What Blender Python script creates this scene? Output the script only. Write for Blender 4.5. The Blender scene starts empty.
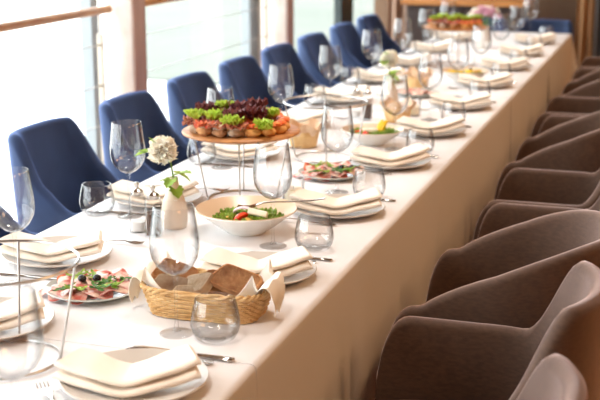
import bpy, bmesh, math, random
from mathutils import Vector, Matrix, noise
PI = math.pi
R_ = math.radians
random.seed(7)
sc = bpy.context.scene
COL = sc.collection
TZ = 0.75
XR, XL = -0.768, -1.655          # table edges
XC = (XR + XL) / 2
ORD = ['nearest', 'second nearest', 'third nearest', 'fourth nearest', 'fifth nearest', 'sixth nearest',
       'seventh nearest', 'eighth nearest', 'ninth nearest', 'tenth nearest', 'eleventh nearest', 'twelfth nearest']

# ------------------------------------------------------------------ materials
def lin(c):
    return tuple((x / 12.92 if x <= .04045 else ((x + .055) / 1.055) ** 2.4) for x in [v / 255 for v in c]) + (1,)

def mat(name, rgb, rough=.5, metal=0., sheen=0., sheen_tint=None, spec=.5, rgb2=None, nscale=20, bump=0., bscale=200,
        stretch=(1, 1, 1), contrast=(.35, .65), coat=0., sss=0., bdist=.002, wave=None):
    m = bpy.data.materials.new(name); m.use_nodes = True
    nt = m.node_tree; N = nt.nodes; L = nt.links
    b = N['Principled BSDF']
    b.inputs['Base Color'].default_value = lin(rgb)
    b.inputs['Roughness'].default_value = rough
    b.inputs['Metallic'].default_value = metal
    b.inputs['Specular IOR Level'].default_value = spec
    if sheen:
        b.inputs['Sheen Weight'].default_value = sheen
        b.inputs['Sheen Roughness'].default_value = .45
        b.inputs['Sheen Tint'].default_value = lin(sheen_tint or (255, 255, 255))
    if coat: b.inputs['Coat Weight'].default_value = coat
    if sss:
        b.inputs['Subsurface Weight'].default_value = sss
        b.inputs['Subsurface Radius'].default_value = (.01, .006, .004)
        b.inputs['Subsurface Scale'].default_value = .5
    tc = N.new('ShaderNodeTexCoord'); mp = N.new('ShaderNodeMapping')
    mp.inputs['Scale'].default_value = stretch
    L.new(tc.outputs['Object'], mp.inputs['Vector'])
    if rgb2:
        n = N.new('ShaderNodeTexNoise'); n.inputs['Scale'].default_value = nscale; n.inputs['Detail'].default_value = 5
        L.new(mp.outputs[0], n.inputs['Vector'])
        r = N.new('ShaderNodeValToRGB')
        r.color_ramp.elements[0].position = contrast[0]; r.color_ramp.elements[0].color = lin(rgb)
        r.color_ramp.elements[1].position = contrast[1]; r.color_ramp.elements[1].color = lin(rgb2)
        L.new(n.outputs['Fac'], r.inputs['Fac']); L.new(r.outputs['Color'], b.inputs['Base Color'])
    if bump:
        n2 = N.new('ShaderNodeTexNoise'); n2.inputs['Scale'].default_value = bscale; n2.inputs['Detail'].default_value = 3
        L.new(mp.outputs[0], n2.inputs['Vector'])
        bp = N.new('ShaderNodeBump'); bp.inputs['Strength'].default_value = bump; bp.inputs['Distance'].default_value = bdist
        L.new(n2.outputs['Fac'], bp.inputs['Height']); L.new(bp.outputs['Normal'], b.inputs['Normal'])
    return m

def thin_glass(name, tint=(1, 1, 1, 1), gloss=.9, ior=.7, rough=0.0, f0=.035, edge=1., pwr=4.):
    m = bpy.data.materials.new(name); m.use_nodes = True
    nt = m.node_tree; N = nt.nodes; L = nt.links
    for n in list(N): N.remove(n)
    o = N.new('ShaderNodeOutputMaterial'); mx = N.new('ShaderNodeMixShader')
    t = N.new('ShaderNodeBsdfTransparent'); t.inputs[0].default_value = tint
    cr = N.new('ShaderNodeValToRGB'); cr.color_ramp.elements[0].position = .25; cr.color_ramp.elements[0].color = tint; cr.color_ramp.elements[1].position = 1; cr.color_ramp.elements[1].color = tuple(c * edge for c in tint[:3]) + (1,)
    g = N.new('ShaderNodeBsdfGlossy'); g.inputs['Roughness'].default_value = rough; g.inputs['Color'].default_value = (gloss, gloss, gloss, 1)
    lw = N.new('ShaderNodeLayerWeight'); lw.inputs['Blend'].default_value = .5      # Facing = 1 - |cos|
    pw = N.new('ShaderNodeMath'); pw.operation = 'POWER'; pw.inputs[1].default_value = pwr
    ma = N.new('ShaderNodeMath'); ma.operation = 'MULTIPLY_ADD'; ma.inputs[1].default_value = ior; ma.inputs[2].default_value = f0; ma.use_clamp = True
    L.new(lw.outputs['Facing'], cr.inputs[0]); L.new(cr.outputs[0], t.inputs[0])
    L.new(lw.outputs['Facing'], pw.inputs[0]); L.new(pw.outputs[0], ma.inputs[0])
    L.new(ma.outputs[0], mx.inputs[0]); L.new(t.outputs[0], mx.inputs[1]); L.new(g.outputs[0], mx.inputs[2])
    L.new(mx.outputs[0], o.inputs['Surface'])
    return m

def solid_glass(name):
    m = bpy.data.materials.new(name); m.use_nodes = True
    b = m.node_tree.nodes['Principled BSDF']
    b.inputs['Transmission Weight'].default_value = 1; b.inputs['Roughness'].default_value = 0.02
    b.inputs['IOR'].default_value = 1.45
    return m

M = {}
M['cloth'] = mat('white tablecloth', (230, 228, 229), .75, sheen=.15, bump=.15, bscale=900, bdist=.0006)
M['napkin'] = mat('cream napkin', (243, 232, 217), .8, sheen=.2, bump=.2, bscale=700, bdist=.0006)
M['liner'] = mat('ivory liner', (252, 246, 234), .8, sheen=.2, bump=.15, bscale=500, bdist=.0006)
M['kraft'] = mat('kraft paper', (214, 178, 142), .7, bump=.3, bscale=90, rgb2=(232, 204, 172), nscale=14)
M['blue'] = mat('navy velvet', (28, 46, 78), .8, sheen=1., sheen_tint=(130, 160, 225), rgb2=(34, 54, 90), nscale=9, bump=.15, bscale=500, bdist=.001)
M['brown'] = mat('brown wool fabric', (70, 47, 31), .85, sheen=1., sheen_tint=(250, 225, 220), rgb2=(84, 59, 41), nscale=60, stretch=(1, 1, 2.5), bump=.35, bscale=420, bdist=.0015)
M['brownseat'] = mat('brown seat fabric', (112, 74, 48), .85, sheen=.3, sheen_tint=(235, 205, 180), rgb2=(122, 84, 56), nscale=60, bump=.3, bscale=420, bdist=.0015)
M['darkleg'] = mat('dark leg', (34, 26, 22), .4)
M['plate'] = mat('cream glazed ceramic', (196, 187, 177), .3, rgb2=(205, 196, 186), nscale=6)
M['greyplate'] = mat('grey blue glazed ceramic', (178, 184, 180), .2, rgb2=(196, 198, 190), nscale=9, coat=.3)
M['whitebowl'] = mat('white ceramic', (240, 236, 228), .2, coat=.3)
M['beigebowl'] = mat('beige inner glaze', (222, 196, 168), .3)
M['steel'] = mat('polished steel', (205, 200, 195), .14, metal=1)
M['wire'] = mat('brushed wire', (188, 184, 180), .28, metal=1)
M['glass'] = thin_glass('clear glass wall', f0=.045, edge=.62, ior=.7, pwr=3.5)
M['stemglass'] = thin_glass('clear solid glass', (.99, .992, .995, 1), f0=.03, edge=.72, ior=.6, pwr=4.)
M['pane'] = thin_glass('window pane', (.99, 1, .99, 1), .5, .3, 0, .01)
M['board'] = mat('oiled beech board', (196, 138, 82), .45, rgb2=(160, 102, 56), nscale=5, stretch=(1, 9, 1), bump=.2, bscale=60)
M['rail'] = mat('varnished wood rail', (190, 134, 82), .4, rgb2=(214, 160, 104), nscale=8, stretch=(6, 1, 6), bump=.1, bscale=60)
M['bread'] = mat('crumb of bread', (208, 156, 104), .9, rgb2=(176, 118, 68), nscale=45, bump=.8, bscale=160, bdist=.003)
M['rye'] = mat('dark rye crumb', (196, 124, 68), .9, rgb2=(244, 190, 130), nscale=110, bump=1., bscale=150, bdist=.005)
M['crust'] = mat('bread crust', (124, 78, 46), .8, rgb2=(190, 138, 94), nscale=22, bump=.7, bscale=90, bdist=.003)
M['floury'] = mat('floury crust', (206, 184, 158), .9, rgb2=(160, 126, 98), nscale=24, bump=.6, bscale=90, bdist=.003)
M['whitebread'] = mat('white crumb', (235, 216, 188), .9, rgb2=(216, 188, 150), nscale=50, bump=.8, bscale=180, bdist=.003)
M['toast'] = mat('golden toast', (214, 146, 74), .8, rgb2=(236, 184, 112), nscale=40, bump=.6, bscale=150, bdist=.002)
M['wicker'] = mat('wicker cane', (206, 160, 100), .55, rgb2=(232, 196, 140), nscale=30, bump=.3, bscale=150)
M['ham'] = mat('cured ham', (196, 96, 84), .35, rgb2=(242, 208, 192), nscale=34, contrast=(.42, .60), bump=.3, bscale=90, sss=.15)
M['salami'] = mat('red salami', (190, 70, 40), .4, rgb2=(224, 128, 82), nscale=60, contrast=(.45, .6), bump=.3, bscale=120)
M['darkmeat'] = mat('dark smoked meat', (140, 64, 40), .4, rgb2=(190, 116, 86), nscale=30, bump=.5, bscale=80)
M['cream'] = mat('cream cheese', (226, 214, 200), .5, rgb2=(196, 178, 164), nscale=60, bump=.4, bscale=90)
M['orange'] = mat('smoked salmon', (226, 96, 36), .4, rgb2=(240, 150, 82), nscale=40, bump=.3, bscale=90)
M['olive'] = mat('black olive', (22, 20, 24), .2)
M['leaf'] = mat('fresh green leaf', (112, 150, 44), .5, rgb2=(168, 196, 78), nscale=22, bump=.3, bscale=80)
M['herb'] = mat('dark herb leaf', (58, 104, 38), .5, rgb2=(86, 134, 52), nscale=30, bump=.3, bscale=80)
M['lettuce'] = mat('lime lettuce', (158, 192, 44), .5, rgb2=(196, 216, 84), nscale=18, bump=.3, bscale=60)
M['redleaf'] = mat('red lollo leaf', (84, 32, 40), .5, rgb2=(126, 58, 56), nscale=26, bump=.3, bscale=60)
M['tomato'] = mat('tomato', (214, 50, 26), .2, rgb2=(224, 74, 40), nscale=8, sss=.1)
M['yellow'] = mat('yellow pepper', (244, 196, 28), .25, rgb2=(248, 210, 60), nscale=8)
M['potato'] = mat('roast vegetable', (226, 186, 90), .5, rgb2=(200, 146, 60), nscale=30, bump=.3, bscale=80)
M['feta'] = mat('white cheese', (240, 226, 196), .6, rgb2=(246, 238, 220), nscale=30, bump=.3, bscale=90)
M['onion'] = mat('pale red onion', (220, 178, 190), .3, rgb2=(240, 222, 226), nscale=18, stretch=(1, 6, 1))
M['petal'] = mat('white carnation petal', (252, 247, 232), .7, sss=.2)
M['pinkpetal'] = mat('pink petal', (216, 168, 186), .7)
M['stem'] = mat('green stem', (96, 130, 58), .5)
M['vase'] = mat('blush stoneware', (226, 206, 184), .45, rgb2=(234, 217, 198), nscale=12)
M['salt'] = mat('salt', (242, 240, 236), .9, bump=.8, bscale=900)
M['pepper'] = mat('peppercorns', (54, 40, 36), .8, rgb2=(112, 90, 78), nscale=260, bump=1., bscale=300)
M['cork'] = mat('wooden stopper', (196, 134, 96), .6)
M['wax'] = mat('ivory candle wax', (244, 232, 206), .4, sss=.3)
M['plaster'] = mat('white painted plaster', (236, 228, 220), .9, rgb2=(222, 208, 196), nscale=7, bump=.5, bscale=26, bdist=.006)
M['pier_side'] = mat('brownish shaded side', (206, 178, 164), .8, rgb2=(186, 152, 136), nscale=6, stretch=(3, 3, .4), bump=.3, bscale=30)  # brownish tone puts the shade of the pier's room side into the colour
M['whitemetal'] = mat('white painted metal', (198, 186, 168), .4)
M['greyframe'] = mat('grey window frame', (148, 156, 160), .5)
M['darkframe'] = mat('dark window frame', (38, 50, 50), .5)
M['floor'] = mat('oak floor', (150, 86, 40), .35, rgb2=(118, 62, 26), nscale=3, stretch=(8, 1, 1), bump=.1, bscale=30)
M['wall'] = mat('brown wall', (112, 84, 62), .8, rgb2=(98, 72, 52), nscale=3, bump=.1, bscale=40)
M['warmwall'] = mat('warm ochre wall', (150, 92, 44), .8, rgb2=(134, 80, 36), nscale=3, bump=.1, bscale=40)
M['ceiling'] = mat('timber ceiling', (128, 98, 72), .8, rgb2=(112, 84, 60), nscale=3, stretch=(1, 8, 1))
M['curtain'] = mat('taupe curtain', (146, 112, 88), .85, sheen=.3, rgb2=(128, 96, 74), nscale=12, stretch=(1, 1, .2))
M['tan'] = mat('tan curtain', (186, 140, 92), .85, sheen=.3, rgb2=(168, 122, 76), nscale=12, stretch=(1, 1, .2))
M['darkpanel'] = mat('slate grey panel', (66, 72, 80), .6)
M['sidewood'] = mat('honey oak', (206, 142, 74), .5, rgb2=(180, 116, 56), nscale=4, stretch=(1, 6, 6))
M['darkwood'] = mat('dark stained wood', (50, 30, 20), .5)
M['terrace'] = mat('pale terrace paving', (226, 226, 220), .9, rgb2=(236, 236, 232), nscale=.6)
M['lawn'] = mat('pale dry lawn', (94, 99, 89), .95, rgb2=(102, 105, 96), nscale=.35)

# ------------------------------------------------------------------ mesh builder
class MB:
    def __init__(s): s.v = []; s.f = []; s.mi = []
    def add(s, vs, fs, mi=0, X=None):
        o = len(s.v)
        s.v += [tuple(X @ Vector(p)) if X is not None else tuple(p) for p in vs]
        s.f += [tuple(i + o for i in f) for f in fs]; s.mi += [mi] * len(fs)
        return s
    def grid(s, rows, closed_u=False, closed_v=False, mi=0, X=None):
        nr, nc = len(rows), len(rows[0]); vs = [p for r in rows for p in r]; fs = []
        for i in range(nr if closed_u else nr - 1):
            for j in range(nc if closed_v else nc - 1):
                a = i * nc + j; b = i * nc + (j + 1) % nc; c = ((i + 1) % nr) * nc + (j + 1) % nc; d = ((i + 1) % nr) * nc + j
                fs.append((a, b, c, d))
        return s.add(vs, fs, mi, X)
    def lathe(s, prof, n=28, mi=0, X=None):
        rows = [[(r * math.cos(2 * PI * k / n), r * math.sin(2 * PI * k / n), z) for k in range(n)] for r, z in prof]
        return s.grid([list(r) for r in rows], closed_v=True, mi=mi, X=X)
    def loft(s, rings, cap=True, mi=0, X=None):          # closed rings, optional end caps
        n = len(rings[0]); s.grid(rings, closed_v=True, mi=mi, X=X)
        if cap:
            s.add(rings[0], [tuple(reversed(range(n)))], mi, X); s.add(rings[-1], [tuple(range(n))], mi, X)
        return s
    def tube(s, pts, r, n=8, closed=False, mi=0, X=None, cap=True):
        pts = [Vector(p) for p in pts]; m = len(pts); rings = []; up = None
        for i, p in enumerate(pts):
            if closed: t = pts[(i + 1) % m] - pts[i - 1]
            else: t = pts[min(i + 1, m - 1)] - pts[max(i - 1, 0)]
            t.normalize()
            if up is None: up = t.orthogonal().normalized()
            else:
                up = up - t * up.dot(t)
                up = t.orthogonal().normalized() if up.length < 1e-5 else up.normalized()
            w = t.cross(up); rr = r[i] if isinstance(r, (list, tuple)) else r
            rings.append([tuple(p + (up * math.cos(2 * PI * k / n) + w * math.sin(2 * PI * k / n)) * rr) for k in range(n)])
        if closed: s.grid(rings, closed_u=True, closed_v=True, mi=mi, X=X)
        else: s.loft(rings, cap, mi, X)
        return s
    def rbox(s, c, d, bev=.004, seg=2, mi=0, X=None):
        bm = bmesh.new(); bmesh.ops.create_cube(bm, size=1)
        bmesh.ops.scale(bm, vec=d, verts=bm.verts)
        if bev > 0: bmesh.ops.bevel(bm, geom=bm.edges[:] + bm.verts[:], offset=min(bev, min(d) * .49), segments=seg, affect='EDGES', profile=.5)
        bmesh.ops.translate(bm, vec=c, verts=bm.verts)
        bm.verts.index_update()
        s.add([v.co[:] for v in bm.verts], [[v.index for v in f.verts] for f in bm.faces], mi, X); bm.free(); return s
    def blob(s, c, d, amp=.12, fr=3., sub=3, seed=0, mi=0, X=None):
        bm = bmesh.new(); bmesh.ops.create_icosphere(bm, subdivisions=sub, radius=.5)
        for v in bm.verts:
            k = 1 + amp * noise.noise(v.co * fr + Vector((seed * 3.1, seed * 1.7, 0))) * 2
            v.co = Vector((v.co.x * d[0] * k, v.co.y * d[1] * k, v.co.z * d[2] * k)) + Vector(c)
        bm.verts.index_update()
        s.add([v.co[:] for v in bm.verts], [[v.index for v in f.verts] for f in bm.faces], mi, X); bm.free(); return s
    def sheet(s, fn, nu, nv, th, mi=0, X=None):          # a curved sheet with real thickness
        e = 1e-3; top = []; bot = []
        for i in range(nu + 1):
            rt = []; rb = []
            for j in range(nv + 1):
                u, v = i / nu, j / nv; p = Vector(fn(u, v))
                du = Vector(fn(min(u + e, 1), v)) - Vector(fn(max(u - e, 0), v)); dv = Vector(fn(u, min(v + e, 1))) - Vector(fn(u, max(v - e, 0)))
                n = du.cross(dv)
                n = n.normalized() if n.length > 1e-12 else Vector((0, 0, 1))
                rt.append(tuple(p + n * th / 2)); rb.append(tuple(p - n * th / 2))
            top.append(rt); bot.append(rb)
        ring = [[top[i][j] for j in range(nv + 1)] + [bot[i][j] for j in range(nv, -1, -1)] for i in range(nu + 1)]
        s.grid(ring, closed_v=True, mi=mi, X=X)
        k = nv + 1
        for R, flip in ((ring[0], True), (ring[-1], False)):
            fs = []
            for j in range(nv): 
                q = (j, j + 1, 2 * k - 2 - j, 2 * k - 1 - j); fs.append(tuple(reversed(q)) if flip else q)
            s.add(R, fs, mi, X)
        return s
    def build(s, name, mats, parent=None, smooth=True, loc=None):
        me = bpy.data.meshes.new(name); me.from_pydata(s.v, [], s.f)
        if not isinstance(mats, (list, tuple)): mats = [mats]
        for m in mats: me.materials.append(m)
        me.polygons.foreach_set('material_index', s.mi)
        bm = bmesh.new(); bm.from_mesh(me); bmesh.ops.remove_doubles(bm, verts=bm.verts, dist=1e-6)
        bmesh.ops.recalc_face_normals(bm, faces=bm.faces); bm.to_mesh(me); bm.free()
        if smooth:
            me.polygons.foreach_set('use_smooth', [True] * len(me.polygons)); 
            try: me.set_sharp_from_angle(angle=math.radians(42))
            except Exception: pass
        o = bpy.data.objects.new(name, me); COL.objects.link(o)
        if parent: o.parent = parent
        if loc: o.location = loc
        return o

def tag(o, label, cat, group=None, kind=None):
    o['label'] = label; o['category'] = cat
    if group: o['group'] = group
    elif 'group' in o: del o['group']
    if kind: o['kind'] = kind
    return o
def thing(name, loc=(0, 0, 0), rz=0):
    o = bpy.data.objects.new(name, None); COL.objects.link(o); o.location = loc; o.rotation_euler.z = rz; o.empty_display_size = .05
    return o
CH = {}
def kids(o): return [c for c in COL.objects if c.parent == o]
def dup(root, loc, rz=0, label=None, group=None, sc_=None):
    r = root.copy(); COL.objects.link(r); r.location = loc; r.rotation_euler = (0, 0, rz)
    if sc_: r.scale = (sc_,) * 3
    for ch in kids(root):
        c = ch.copy(); COL.objects.link(c); c.parent = r
        for g in kids(ch):
            d = g.copy(); COL.objects.link(d); d.parent = c
    if label: r['label'] = label
    if group: r['group'] = group
    elif group is None and 'group' in r and label is None: pass
    return r
def struct(o):
    o['kind'] = 'structure'; return o
class Kind:
    """first use places the prototype itself, later uses copy it"""
    def __init__(s, maker): s.maker = maker; s.proto = None
    def put(s, loc, rz, label, cat, group=None, scale=None):
        if s.proto is None:
            s.proto = s.maker(); o = s.proto; o.location = loc; o.rotation_euler = (0, 0, rz)
        else: o = dup(s.proto, loc, rz)
        if 'group' in o: del o['group']
        if scale: o.scale = (scale,) * 3
        else: o.scale = (1, 1, 1)
        return tag(o, label, cat, group)

# ------------------------------------------------------------------ camera (fitted to the table's and rail's vanishing point)
f = 1170.; H = 1.63
pitch = math.atan(292 / f); yaw = math.atan(392 / math.hypot(f, 292))
fw = Vector((-math.sin(yaw) * math.cos(pitch), math.cos(yaw) * math.cos(pitch), -math.sin(pitch)))
cd = bpy.data.cameras.new('camera'); cam = bpy.data.objects.new('camera', cd); COL.objects.link(cam)
cam.location = (0, 0, H); cam.rotation_euler = fw.to_track_quat('-Z', 'Y').to_euler()
cd.sensor_width = 36; cd.lens = f / 600 * 36; cd.clip_start = .05; cd.clip_end = 300
cd.dof.use_dof = True; cd.dof.focus_distance = 2.85; cd.dof.aperture_fstop = 4.3
sc.camera = cam
sc.view_settings.view_transform = 'Standard'; sc.view_settings.look = 'None'; sc.view_settings.gamma = 1
sc.view_settings.exposure = -0.06

# ------------------------------------------------------------------ light
w = bpy.data.worlds.new('world'); sc.world = w; w.use_nodes = True
bg = w.node_tree.nodes['Background']; bg.inputs[0].default_value = (.90, .95, 1, 1); bg.inputs[1].default_value = 7.0
def lamp(name, loc, size, power, col, rot=(0, 0, 0), kind='AREA'):
    l = bpy.data.lights.new(name, kind); l.energy = power; l.color = col
    if kind == 'AREA': l.shape = 'DISK'; l.size = size
    o = bpy.data.objects.new(name, l); COL.objects.link(o); o.location = loc; o.rotation_euler = rot
    tag(o, 'warm ceiling downlight over the aisle', 'lamp', 'warm downlights over the aisle'); return o
WARM = (1, .56, .25)
for y in (0.4, 2.6, 4.8, 7.0, 9.2):
    lamp('ceiling_downlight', (1.5, y, 2.7), 1.1, 19, WARM, (0, math.radians(30), 0))

for y in (1.3, 3.3, 5.3, 7.3):  # unseen lamps added to even out the light on the tabletop
    o = lamp('table_fill_light', (-1.05, y, 2.72), .3, 9, (1, .90, .80)); o.data.spread = R_(100)
    tag(o, 'added warm fill light above the long table', 'lamp', 'added fill lights above the table')
# ------------------------------------------------------------------ room
def plane_box(name, c, d, m, bev=0): 
    return struct(MB().rbox(c, d, bev).build(name, m, smooth=False))
plane_box('floor', (-.2, 5, -.05), (5.9, 14.6, .1), M['floor'])
plane_box('ceiling', (-.2, 5, 2.95), (5.9, 14.6, .1), M['ceiling'])
plane_box('wall_right', (2.7, 5, 1.45), (.1, 14.6, 2.9), M['warmwall'])
plane_box('wall_back', (-.2, 12.3, 1.45), (5.9, .1, 2.9), M['wall'])
plane_box('wall_front', (-.2, -2.3, 1.45), (5.9, .1, 2.9), M['warmwall'])
plane_box('ground_outside', (-33, 20, -.55), (59, 120, .1), M['terrace'])
struct(MB().loft([[(-6.9, 13.6, z), (-3.2, 13.0, z), (-3.2, 70, z), (-32, 70, z)] for z in (-.499, -.47)]).build('lawn_outside', M['lawn'], smooth=False))
plane_box('trim_1', (-3.05, 5, 2.86), (.3, 14.6, .2), M['whitemetal'])     # lintel above the glazing
# window bays
def window(name, y0, y1, mull, m):
    o = struct(MB().rbox((-2.97, (y0 + y1) / 2, .03), (.08, y1 - y0, .06), .004).rbox((-2.97, (y0 + y1) / 2, 2.73), (.08, y1 - y0, .06), .004).build(name, M['greyframe'], smooth=False))
    MB().rbox((-2.97, (y0 + y1) / 2, 1.38), (.008, y1 - y0, 2.64), 0).build('pane', M['pane'], o, smooth=False)
    for a, b, mm in mull:
        MB().rbox((-2.965, (a + b) / 2, 1.38), (.07, b - a, 2.64), .004).build('mullion', M[mm], o, smooth=False)
    return o
window('window_1', -2.2, 5.62, [(1.2, 1.28, 'greyframe'), (3.4, 3.46, 'greyframe') if False else (-1, -.92, 'greyframe'), (5.5, 5.58, 'greyframe')], 'greyframe')
window('window_2', 5.62, 8.45, [(7.86, 8.04, 'greyframe'), (8.06, 8.14, 'whitemetal')], 'greyframe')
window('window_3', 8.45, 12.2, [(10.22, 10.62, 'darkframe')], 'darkframe')
def pier(name, x0, x1, y0, y1):
    o = struct(MB().rbox(((x0 + x1) / 2, (y0 + y1) / 2, 1.4), (x1 - x0, y1 - y0, 2.79), .012, 2).build(name, M['plaster']))
    MB().rbox((x1 + .004, (y0 + y1) / 2 , 1.4), (.008, y1 - y0 - .01, 2.79), .002, 1).build('shaded_side', M['pier_side'], o, smooth=False)  # room-facing side strip, its shade painted in as a darker tone
pier('trim_2', -2.75, -2.61, 5.32, 5.47)
pier('trim_3', -2.80, -2.61, 7.72, 7.87)
# railing bays
def railing(y0, y1, posts, label, ends):
    t = thing('cable_railing', (-2.72, y0, 0))
    L = y1 - y0
    MB().tube([(0, 0, 1.143), (0, .02, 1.143), (0, L * .5, 1.143), (0, L - .012, 1.143), (0, L, 1.143)], [.012, .021, .021, .021, .012], 14).build('handrail', M['rail'], t)
    for z in (.976, .776, .578, .39, .2):
        MB().tube([(0, .01, z), (0, L - .01, z)], .0028, 6).build('cable', M['wire'], t)
    for y in posts:
        p = MB().rbox((0, y - y0, .515), (.035, .012, 1.03), .003).rbox((0, y - y0, 1.075), (.006, .012, .13), .001).build('post', M['whitemetal'], t)
        for z in (.976, .776, .578, .39, .2): MB().tube([(0, y - y0 - .055, z), (0, y - y0 - .03, z), (0, y - y0 + .012, z)], [.003, .005, .007], 8).build('tensioner', M['wire'], p)
    return tag(t, label, 'railing')
railing(.4, 5.30, [1.9, 5.19], 'steel cable railing with round wooden handrail left of the first white pier', 0)
railing(5.49, 7.7, [7.6], 'steel cable railing with wooden handrail between the two white piers', 0)

# far end of the room
def curtain(name, x0, x1, y, z0, z1, m, label, amp=.03, waves=5):
    fn = lambda u, v: (x0 + (x1 - x0) * u, y + amp * math.sin(u * waves * 2 * PI) * (.6 + .4 * (1 - v)), z0 + (z1 - z0) * v)
    return tag(MB().sheet(fn, waves * 10, 6, .004).build(name, m), label, 'curtain')
curtain('curtain', -2.9, -2.32, 11.85, .02, 2.72, M['curtain'], 'taupe floor-length curtain gathered beside the far window', .05, 5)
curtain('curtain', -1.0, -.84, 11.9, .02, 2.72, M['tan'], 'narrow tan curtain hanging behind the far right table corner', .04, 2)
t = thing('wall_panel', (-.62, 12.1, 0)); MB().rbox((0, 0, 1.35), (.42, .12, 2.7), .01).build('panel', M['darkpanel'], t, smooth=False)
MB().rbox((-.2, -.065, 1.35), (.02, .01, 2.7), .002).build('edge_strip', M['greyframe'], t, smooth=False)
tag(t, 'slate grey wall panel at the far right end of the room', 'panel')
t = thing('sideboard', (-1.98, 11.3, 0))
MB().rbox((0, 0, .76), (1.2, .5, .05), .006).build('top', M['sidewood'], t, smooth=False)
MB().rbox((0, .02, .42), (1.12, .42, .63), .006).build('body', M['darkwood'], t, smooth=False)
for sx in (-.28, .28):
    d = MB().rbox((sx, -.2, .42), (.53, .02, .56), .006).build('door', M['darkwood'], t, smooth=False)
    MB().tube([(sx * .3, -.225, .46), (sx * .3, -.225, .6)], .006, 8).build('handle', M['steel'], d)
for sx in (-.5, .5):
    for sy in (-.15, .18): MB().tube([(sx, sy, 0), (sx, sy, .12)], .02, 8).build('leg', M['darkwood'], t)
tag(t, 'dark sideboard with honey oak top against the far wall', 'sideboard')

# ------------------------------------------------------------------ tables and cloths
def table(y0, y1, label):
    t = thing('banquet_table', (XC, (y0 + y1) / 2, 0)); L = y1 - y0
    MB().rbox((0, 0, .728), (XR - XL - .01, L, .03), .004).build('tabletop', M['sidewood'], t, smooth=False)
    for sx in (-1, 1):
        for sy in (-1, 1): MB().tube([(sx * .36, sy * (L / 2 - .12), 0), (sx * .37, sy * (L / 2 - .1), .713)], .022, 10).build('leg', M['darkleg'], t)
    return tag(t, label, 'table')
def cloth(y0, y1, lift, label, seed, end=False):
    m = MB(); R = .012; z0 = TZ - .001 + lift; hz = .10
    yw = XR - XL
    n = int((y1 - y0) / .05)
    def drop(d, s, k):                      # outward offset of the hanging cloth d below the edge
        a = max(0, d) / .65
        return R + lift + a * (.010 * math.sin(s * 7.3 + k) + .010 * math.sin(s * 3.1 + 2 * k) + .016 + .010 * math.sin(s * 19 + k * 3) * abs(math.sin(s * 2.1 + k))) 
    zs = [0, .02, .05, .1, .18, .27, .36, .46, .56, .645]
    def prof(side, y):
        P = []
        k = seed + (0 if side > 0 else 5)
        for d in reversed(zs[1:]): P.append((drop(d, y, k), z0 - R - d + .0))
        P.append((R + lift, z0 - R)); 
        for q in (30, 60): P.append(((R + lift) * math.cos(math.radians(q)), z0 - R + R * math.sin(math.radians(q))))
        P.append((0, z0))
        return P
    rows = []
    for i in range(n + 1):
        y = y0 + (y1 - y0) * i / n
        r = prof(1, y); l = prof(-1, y)
        row = [(XR + a, y, z) for a, z in r] + [(XR - yw * q / 12, y, z0 + .0006 * math.sin(y * 9 + q)) for q in range(1, 12)] + [(XL - a, y, z) for a, z in reversed(l)]
        rows.append(row)
    # thickness
    th = .0018
    cen = Vector((XC, 0, .3))
    def inner(row):
        out = []
        for j, p in enumerate(row):
            a = Vector(row[max(j - 1, 0)]); b = Vector(row[min(j + 1, len(row) - 1)]); t_ = (b - a); nrm = Vector((t_.z, 0, -t_.x)).normalized()
            q = Vector(p)
            if nrm.dot(q - Vector((XC, q.y, .3))) > 0: nrm = -nrm
            out.append(tuple(q + nrm * th))
        return out
    rings = [r + list(reversed(inner(r))) for r in rows]
    k = len(rows[0])
    m.grid(rings, closed_v=True)
    for Rg in (rings[0], rings[-1]): m.add(Rg, [(j, j + 1, 2 * k - 2 - j, 2 * k - 1 - j) for j in range(k - 1)])
    if end:                                # end flap with rounded flared corners
        path = []
        for q in range(0, 31): path.append((XR - (XR - XL) * q / 30, y1, 0, 1))
        pts = []
        for a in range(0, 91, 10): pts.append((XR, y1, math.sin(math.radians(90 - a)) , math.cos(math.radians(90 - a))))
        for q in range(1, 30): pts.append((XR - (XR - XL) * q / 30, y1, 0, 1))
        for a in range(0, 91, 10): pts.append((XL, y1, -math.sin(math.radians(a)), math.cos(math.radians(a))))
        rws = []
        for i, (x, y, nx, ny) in enumerate(pts):
            c = []
            corner = abs(nx * ny) * 2
            for d in [-R] + zs:
                dd = max(d, 0); o = (drop(dd, y1 if abs(nx) > .5 else y1 + x * 1.7 + 1.2, seed) if d >= 0 else 0) + corner * dd * .28
                z = z0 - R - dd if d >= 0 else z0
                c.append((x + nx * o, y + ny * o, z))
            ci = [(x + nx * (max(0, (Vector(p).xy - Vector((x, y))).length - th)), y + ny * (max(0, (Vector(p).xy - Vector((x, y))).length - th)), p[2] - (th if j == 0 else 0)) for j, p in enumerate(c)]
            rws.append(c + list(reversed(ci)))
        m.grid(rws, closed_v=True)
    o = m.build('tablecloth', M['cloth'])
    return tag(o, label, 'tablecloth')
segs = [(.9, 2.05), (2.05, 3.84), (3.84, 5.6), (5.6, 7.2), (7.2, 8.66)]
tl = ['nearest of the joined dining tables under the white cloth', 'second joined dining table from the camera under white cloth', 'third joined dining table from the camera under white cloth',
      'fourth joined dining table from the camera under white cloth', 'farthest joined dining table under the white cloth']
cl = ['white tablecloth on the nearest table ending by the bread basket', 'white tablecloth on the second table under the bread basket and salad bowl',
      'white tablecloth on the third table beyond the round board stand', 'white tablecloth on the fourth table from the camera', 'white tablecloth on the farthest table with flared hanging corner']
for i, (a, b) in enumerate(segs):
    table(a + .004, b - .004, tl[i])
    cloth(a - (.0 if i == 0 else .012), b + (.012 if i < 4 else 0), .0012 + (.002 if i % 2 else 0), cl[i], 1.3 * i, i == 4)
TOP = TZ + .0025

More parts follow.
